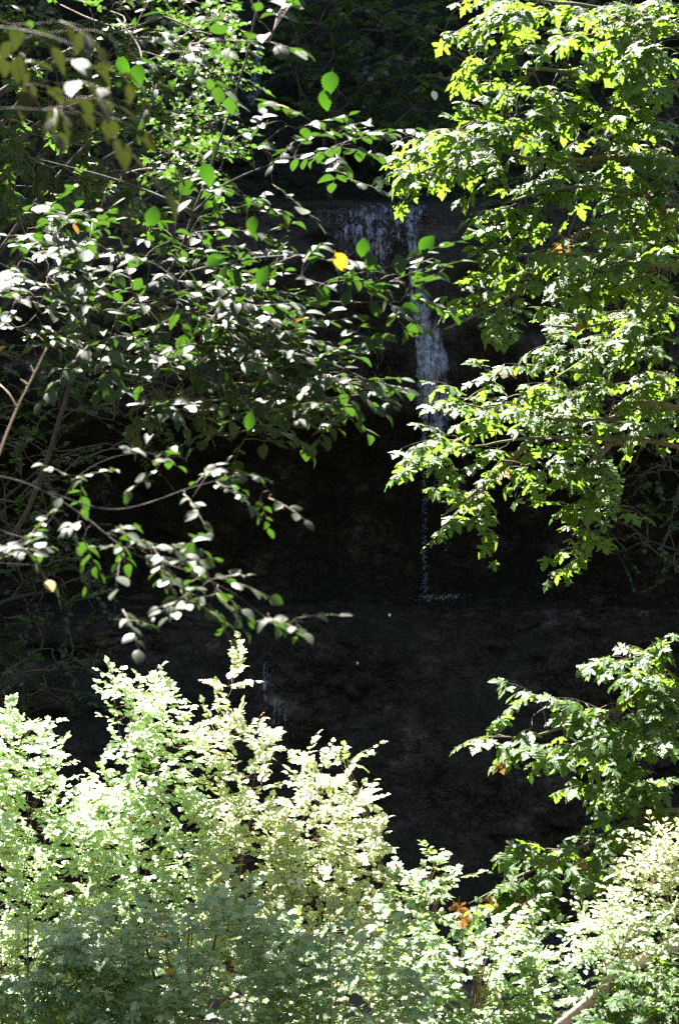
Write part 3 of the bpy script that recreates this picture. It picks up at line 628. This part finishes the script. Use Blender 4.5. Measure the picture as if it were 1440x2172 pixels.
# ------------------------------------------------------------------ shrubs along the bottom
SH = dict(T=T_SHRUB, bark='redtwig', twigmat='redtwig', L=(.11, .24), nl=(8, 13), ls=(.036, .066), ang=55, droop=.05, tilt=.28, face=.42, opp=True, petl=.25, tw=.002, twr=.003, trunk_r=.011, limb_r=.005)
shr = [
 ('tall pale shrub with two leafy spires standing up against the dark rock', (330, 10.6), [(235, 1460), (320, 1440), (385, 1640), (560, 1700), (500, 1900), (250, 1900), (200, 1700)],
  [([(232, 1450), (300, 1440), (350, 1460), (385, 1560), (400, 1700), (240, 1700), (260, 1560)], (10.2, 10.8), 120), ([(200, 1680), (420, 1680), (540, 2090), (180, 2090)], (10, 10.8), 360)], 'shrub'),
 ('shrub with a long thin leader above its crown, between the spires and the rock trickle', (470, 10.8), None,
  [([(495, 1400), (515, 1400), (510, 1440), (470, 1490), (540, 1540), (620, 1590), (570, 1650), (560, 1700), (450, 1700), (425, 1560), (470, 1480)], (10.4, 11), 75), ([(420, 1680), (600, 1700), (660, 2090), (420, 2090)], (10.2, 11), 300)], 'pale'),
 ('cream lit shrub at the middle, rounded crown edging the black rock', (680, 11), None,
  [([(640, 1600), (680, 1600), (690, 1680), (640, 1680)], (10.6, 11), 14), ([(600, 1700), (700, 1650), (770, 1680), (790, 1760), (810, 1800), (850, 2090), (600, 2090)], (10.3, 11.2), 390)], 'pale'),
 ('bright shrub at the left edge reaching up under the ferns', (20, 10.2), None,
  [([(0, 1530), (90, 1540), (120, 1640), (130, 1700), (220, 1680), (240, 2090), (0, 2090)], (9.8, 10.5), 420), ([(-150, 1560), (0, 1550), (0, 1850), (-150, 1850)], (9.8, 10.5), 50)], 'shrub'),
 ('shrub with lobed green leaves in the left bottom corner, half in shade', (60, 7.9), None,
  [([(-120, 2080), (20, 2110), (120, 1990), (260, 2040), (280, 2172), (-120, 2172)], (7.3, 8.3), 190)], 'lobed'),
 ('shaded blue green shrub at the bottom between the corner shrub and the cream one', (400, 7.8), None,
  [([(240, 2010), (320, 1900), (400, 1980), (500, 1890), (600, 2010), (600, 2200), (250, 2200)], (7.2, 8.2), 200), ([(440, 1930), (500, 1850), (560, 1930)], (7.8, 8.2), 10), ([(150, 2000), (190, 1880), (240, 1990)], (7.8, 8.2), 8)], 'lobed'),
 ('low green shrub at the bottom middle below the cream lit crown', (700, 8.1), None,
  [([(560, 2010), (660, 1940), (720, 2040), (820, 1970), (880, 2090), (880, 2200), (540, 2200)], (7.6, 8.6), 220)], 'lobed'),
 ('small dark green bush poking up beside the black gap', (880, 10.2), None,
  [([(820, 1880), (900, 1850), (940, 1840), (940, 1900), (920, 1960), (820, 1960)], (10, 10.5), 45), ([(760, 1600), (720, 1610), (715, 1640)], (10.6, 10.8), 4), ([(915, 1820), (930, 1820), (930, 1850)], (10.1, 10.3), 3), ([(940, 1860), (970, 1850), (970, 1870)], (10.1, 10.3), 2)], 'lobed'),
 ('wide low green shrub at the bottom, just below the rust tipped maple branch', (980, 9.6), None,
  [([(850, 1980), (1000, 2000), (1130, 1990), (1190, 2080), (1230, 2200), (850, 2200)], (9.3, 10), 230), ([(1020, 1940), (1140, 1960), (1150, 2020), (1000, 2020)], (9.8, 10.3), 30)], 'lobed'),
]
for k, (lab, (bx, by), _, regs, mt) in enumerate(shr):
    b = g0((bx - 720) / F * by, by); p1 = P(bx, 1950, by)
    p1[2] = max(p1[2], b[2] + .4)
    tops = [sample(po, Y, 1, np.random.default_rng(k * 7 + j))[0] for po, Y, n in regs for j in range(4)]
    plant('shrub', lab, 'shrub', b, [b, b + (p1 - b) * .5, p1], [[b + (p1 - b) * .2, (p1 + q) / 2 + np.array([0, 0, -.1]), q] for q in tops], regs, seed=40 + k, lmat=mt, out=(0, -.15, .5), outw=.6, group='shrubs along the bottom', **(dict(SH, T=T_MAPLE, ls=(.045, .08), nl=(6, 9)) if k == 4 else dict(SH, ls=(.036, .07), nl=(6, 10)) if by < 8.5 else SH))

# pale bushy growth at the lower right corner
for k, (lab, (bx, by), regs) in enumerate([
  ('feathery cream bush at the right edge above the pale log', (1400, 9), [([(1340, 1800), (1440, 1760), (1500, 1780), (1500, 1960), (1330, 1960), (1300, 1900)], (8.8, 9.4), 150)]),
  ('white sunlit bush just left of the right edge, over the log', (1300, 8.8), [([(1230, 1970), (1290, 1930), (1400, 1950), (1400, 2060), (1330, 2070), (1230, 2040)], (8.5, 9.1), 130)]),
  ('green bush in the bottom right corner below the log', (1400, 8.3), [([(1330, 2080), (1500, 2050), (1500, 2200), (1250, 2200), (1300, 2130)], (8, 8.6), 110)])]):
    b = g0((bx - 720) / F * by, by); p1 = P(bx, 2050, by); p1[2] = max(p1[2], b[2] + .3)
    tops = [sample(po, Y, 1, np.random.default_rng(k * 9 + j))[0] for po, Y, n in regs for j in range(4)]
    s2 = dict(SH); s2.update(T=T_OVAL if k < 2 else T_MAPLE, ls=(.03, .055) if k < 2 else (.05, .08), nl=(9, 15) if k < 2 else (5, 8))
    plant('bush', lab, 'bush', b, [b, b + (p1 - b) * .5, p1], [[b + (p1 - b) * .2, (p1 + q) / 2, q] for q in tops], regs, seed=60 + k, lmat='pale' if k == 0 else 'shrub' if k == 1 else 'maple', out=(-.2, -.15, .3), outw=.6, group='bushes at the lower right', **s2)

# log
lg = empty('fallen_log', P(1270, 2110, 8.6)); tag(lg, 'pale weathered log leaning up through the leaves in the bottom right', 'log')
rng = np.random.default_rng(9); g = Geo(); lp = spline([P(1180, 2180, 8.7), P(1260, 2115, 8.6), P(1330, 2055, 8.6), P(1520, 1960, 8.8)], 24); tube(g, lp, np.linspace(.028, .04, 24), 12, 0, rng, .07); g.build('log_stem', M['deadwood'], lg)
g = Geo(); tube(g, spline([P(1290, 2090, 8.6), P(1320, 2010, 8.5), P(1335, 1960, 8.5)], 8), np.linspace(.012, .004, 8), 6, 0, rng, .1); g.build('branch_stub', M['deadwood'], lg)

# bare stick on the left
bs = empty('bare_stick', P(-10, 1000, 5.2)); tag(bs, 'bare pale forked stick slanting up at the left edge', 'stick')
g = Geo(); tube(g, spline([P(-40, 1080, 5.2), P(0, 960, 5.2), P(35, 870, 5.2), P(72, 795, 5.2), P(100, 738, 5.2)], 24), np.linspace(.0048, .0018, 24), 7, 0, rng, .08); g.build('stem', M['deadwood'], bs)
for q in ([P(35, 860, 5.2), P(20, 835, 5.2), P(0, 815, 5.25)], [P(72, 790, 5.2), P(66, 775, 5.2)], [P(60, 815, 5.2), P(45, 805, 5.2)]):
    g = Geo(); tube(g, spline(q, 6), np.linspace(.003, .001, 6), 5, 0); g.build('twig', M['deadwood'], bs)

# ------------------------------------------------------------------ trees further back
FT = dict(T=T_OVAL, lmat='far', L=(.3, .6), nl=(9, 14), ls=(.08, .13), tilt=.6, droop=.2, tw=.004, twr=.012, trunk_r=.14, limb_r=.05, ang=50)
def fartree(lab, bx, by, tops, regs, seed, **kw):
    z = float(gz(np.array([(bx - 720) / F * by]), np.array([by]))[0]); b = np.array([(bx - 720) / F * by, by, min(z, zp(1500, by))])
    a = dict(FT); a.update(kw)
    top = P(bx, -150, by); lim = [[b + (top - b) * f, (b + (top - b) * f + P(*q)) / 2 + np.array([0, 0, .2]), P(*q)] for f, q in tops]
    return plant('forest_tree', lab, 'tree', b, [b, b + (top - b) * .3 + [.1, 0, 0], b + (top - b) * .7, top], lim, regs, seed=seed, group='trees further back', **a)
fartree('small leaved tree behind the alder, crown catching sun at the top left', -150, 17, [(.6, (250, 250, 17)), (.7, (150, 100, 17)), (.8, (350, 40, 17))],
        [([(0, 0), (330, 0), (260, 420), (0, 440)], (16, 18.5), 10), ([(360, 240), (450, 230), (490, 300), (480, 370), (340, 370)], (16.5, 17.5), 26), ([(200, 0), (520, 0), (500, 120), (300, 160)], (17, 19), 12)], 81)
fartree('dark tree behind the alder whose edge leaves catch light beside the upper trickle', -260, 21, [(.6, (450, 200, 21)), (.7, (420, 100, 21)), (.5, (430, 330, 21))],
        [([(360, 0), (500, 0), (510, 170), (450, 200), (380, 150)], (20, 22), 70), ([(340, 230), (450, 210), (500, 290), (480, 370), (350, 360)], (20, 22), 60)], 82)
fartree('bushy tree in deep shade behind the maple at the top right', 1700, 25.5, [(.6, (1100, 200, 25.5)), (.7, (1300, 100, 25.5)), (.5, (1350, 400, 25.5))],
        [([(950, 0), (1440, 0), (1440, 600), (1250, 560), (1050, 420), (900, 200)], (25, 27.5), 160)], 83)
fartree('dark tree behind the middle maple at the right edge', 1620, 25, [(.4, (1400, 1000, 25)), (.5, (1350, 800, 25)), (.3, (1380, 1150, 25))],
        [([(1250, 600), (1500, 600), (1500, 1250), (1300, 1180), (1230, 980)], (24, 26.5), 170)], 84)
bq = P(700, 425, 35.2)
plant('bank_shrub', 'shaded shrub on the bank above the fall at the dark top middle', 'shrub', bq, [bq, P(690, 300, 35.6), P(720, 180, 35.8)], [[P(690, 300, 35.6), P(620, 150, 35.6)], [P(700, 260, 35.6), P(820, 120, 35.6)]],
      [([(600, 0), (950, 0), (900, 280), (760, 340), (640, 250)], (33.5, 36.5), 200)], seed=85, **dict(FT, trunk_r=.08, ls=(.14, .24), L=(.4, .8)))
fartree('vine maple added close behind the alder to shade the upper left and the shrubs below it', -700, 10.3, [(.7, (0, 240, 10.3)), (.75, (200, 220, 10.3)), (.72, (-100, 250, 10.3))],
        [([(-300, 60), (300, 60), (400, 420), (-300, 440)], (9.8, 10.9), 65), ([(-700, -1000), (350, -1000), (350, -400), (-700, -400)], (11.6, 12.8), 380), ([(-700, -960), (150, -960), (150, -120), (-700, -120)], (9.9, 10.8), 450)], 87, T=T_MAPLE, lmat='far', L=(.2, .4), ls=(.09, .14), nl=(5, 8), trunk_r=.07, limb_r=.02, twr=.006, tw=.003)  # added shade caster; the two upper crown regions hang out of view
fartree('dark low tree on the left bank above the pale shrubs', -120, 21, [(.3, (120, 1250, 21)), (.35, (80, 1000, 21)), (.2, (150, 1400, 21))],
        [([(-60, 900), (120, 950), (220, 1200), (240, 1450), (120, 1520), (-60, 1480)], (20, 22), 150), ([(-60, 700), (380, 720), (330, 1000), (120, 980), (-60, 1000)], (21, 23), 130)], 86)

# ------------------------------------------------------------------ single drifting leaves
for k, (px, py, Y, lab) in enumerate([(918, 192, 8, 'single pale leaf hanging in the black gap left of the maple top'), (825, 1301, 9, 'tiny pale leaf drifting before the black rock below the fall'),
                                      (757, 1403, 9, 'tiny pale leaf lowest of those before the grey rock step')]):
    rng = np.random.default_rng(90 + k); g = Geo(); s = (.05, .02, .02)[k]
    put_leaves(g, T_ALDER, [P(px, py, Y)], [[.3, 0, -1]], [[.2, -.7, .6]], [s], rng); o = g.build('drifting_leaf', [M['petal']]); tag(o, lab, 'leaf')
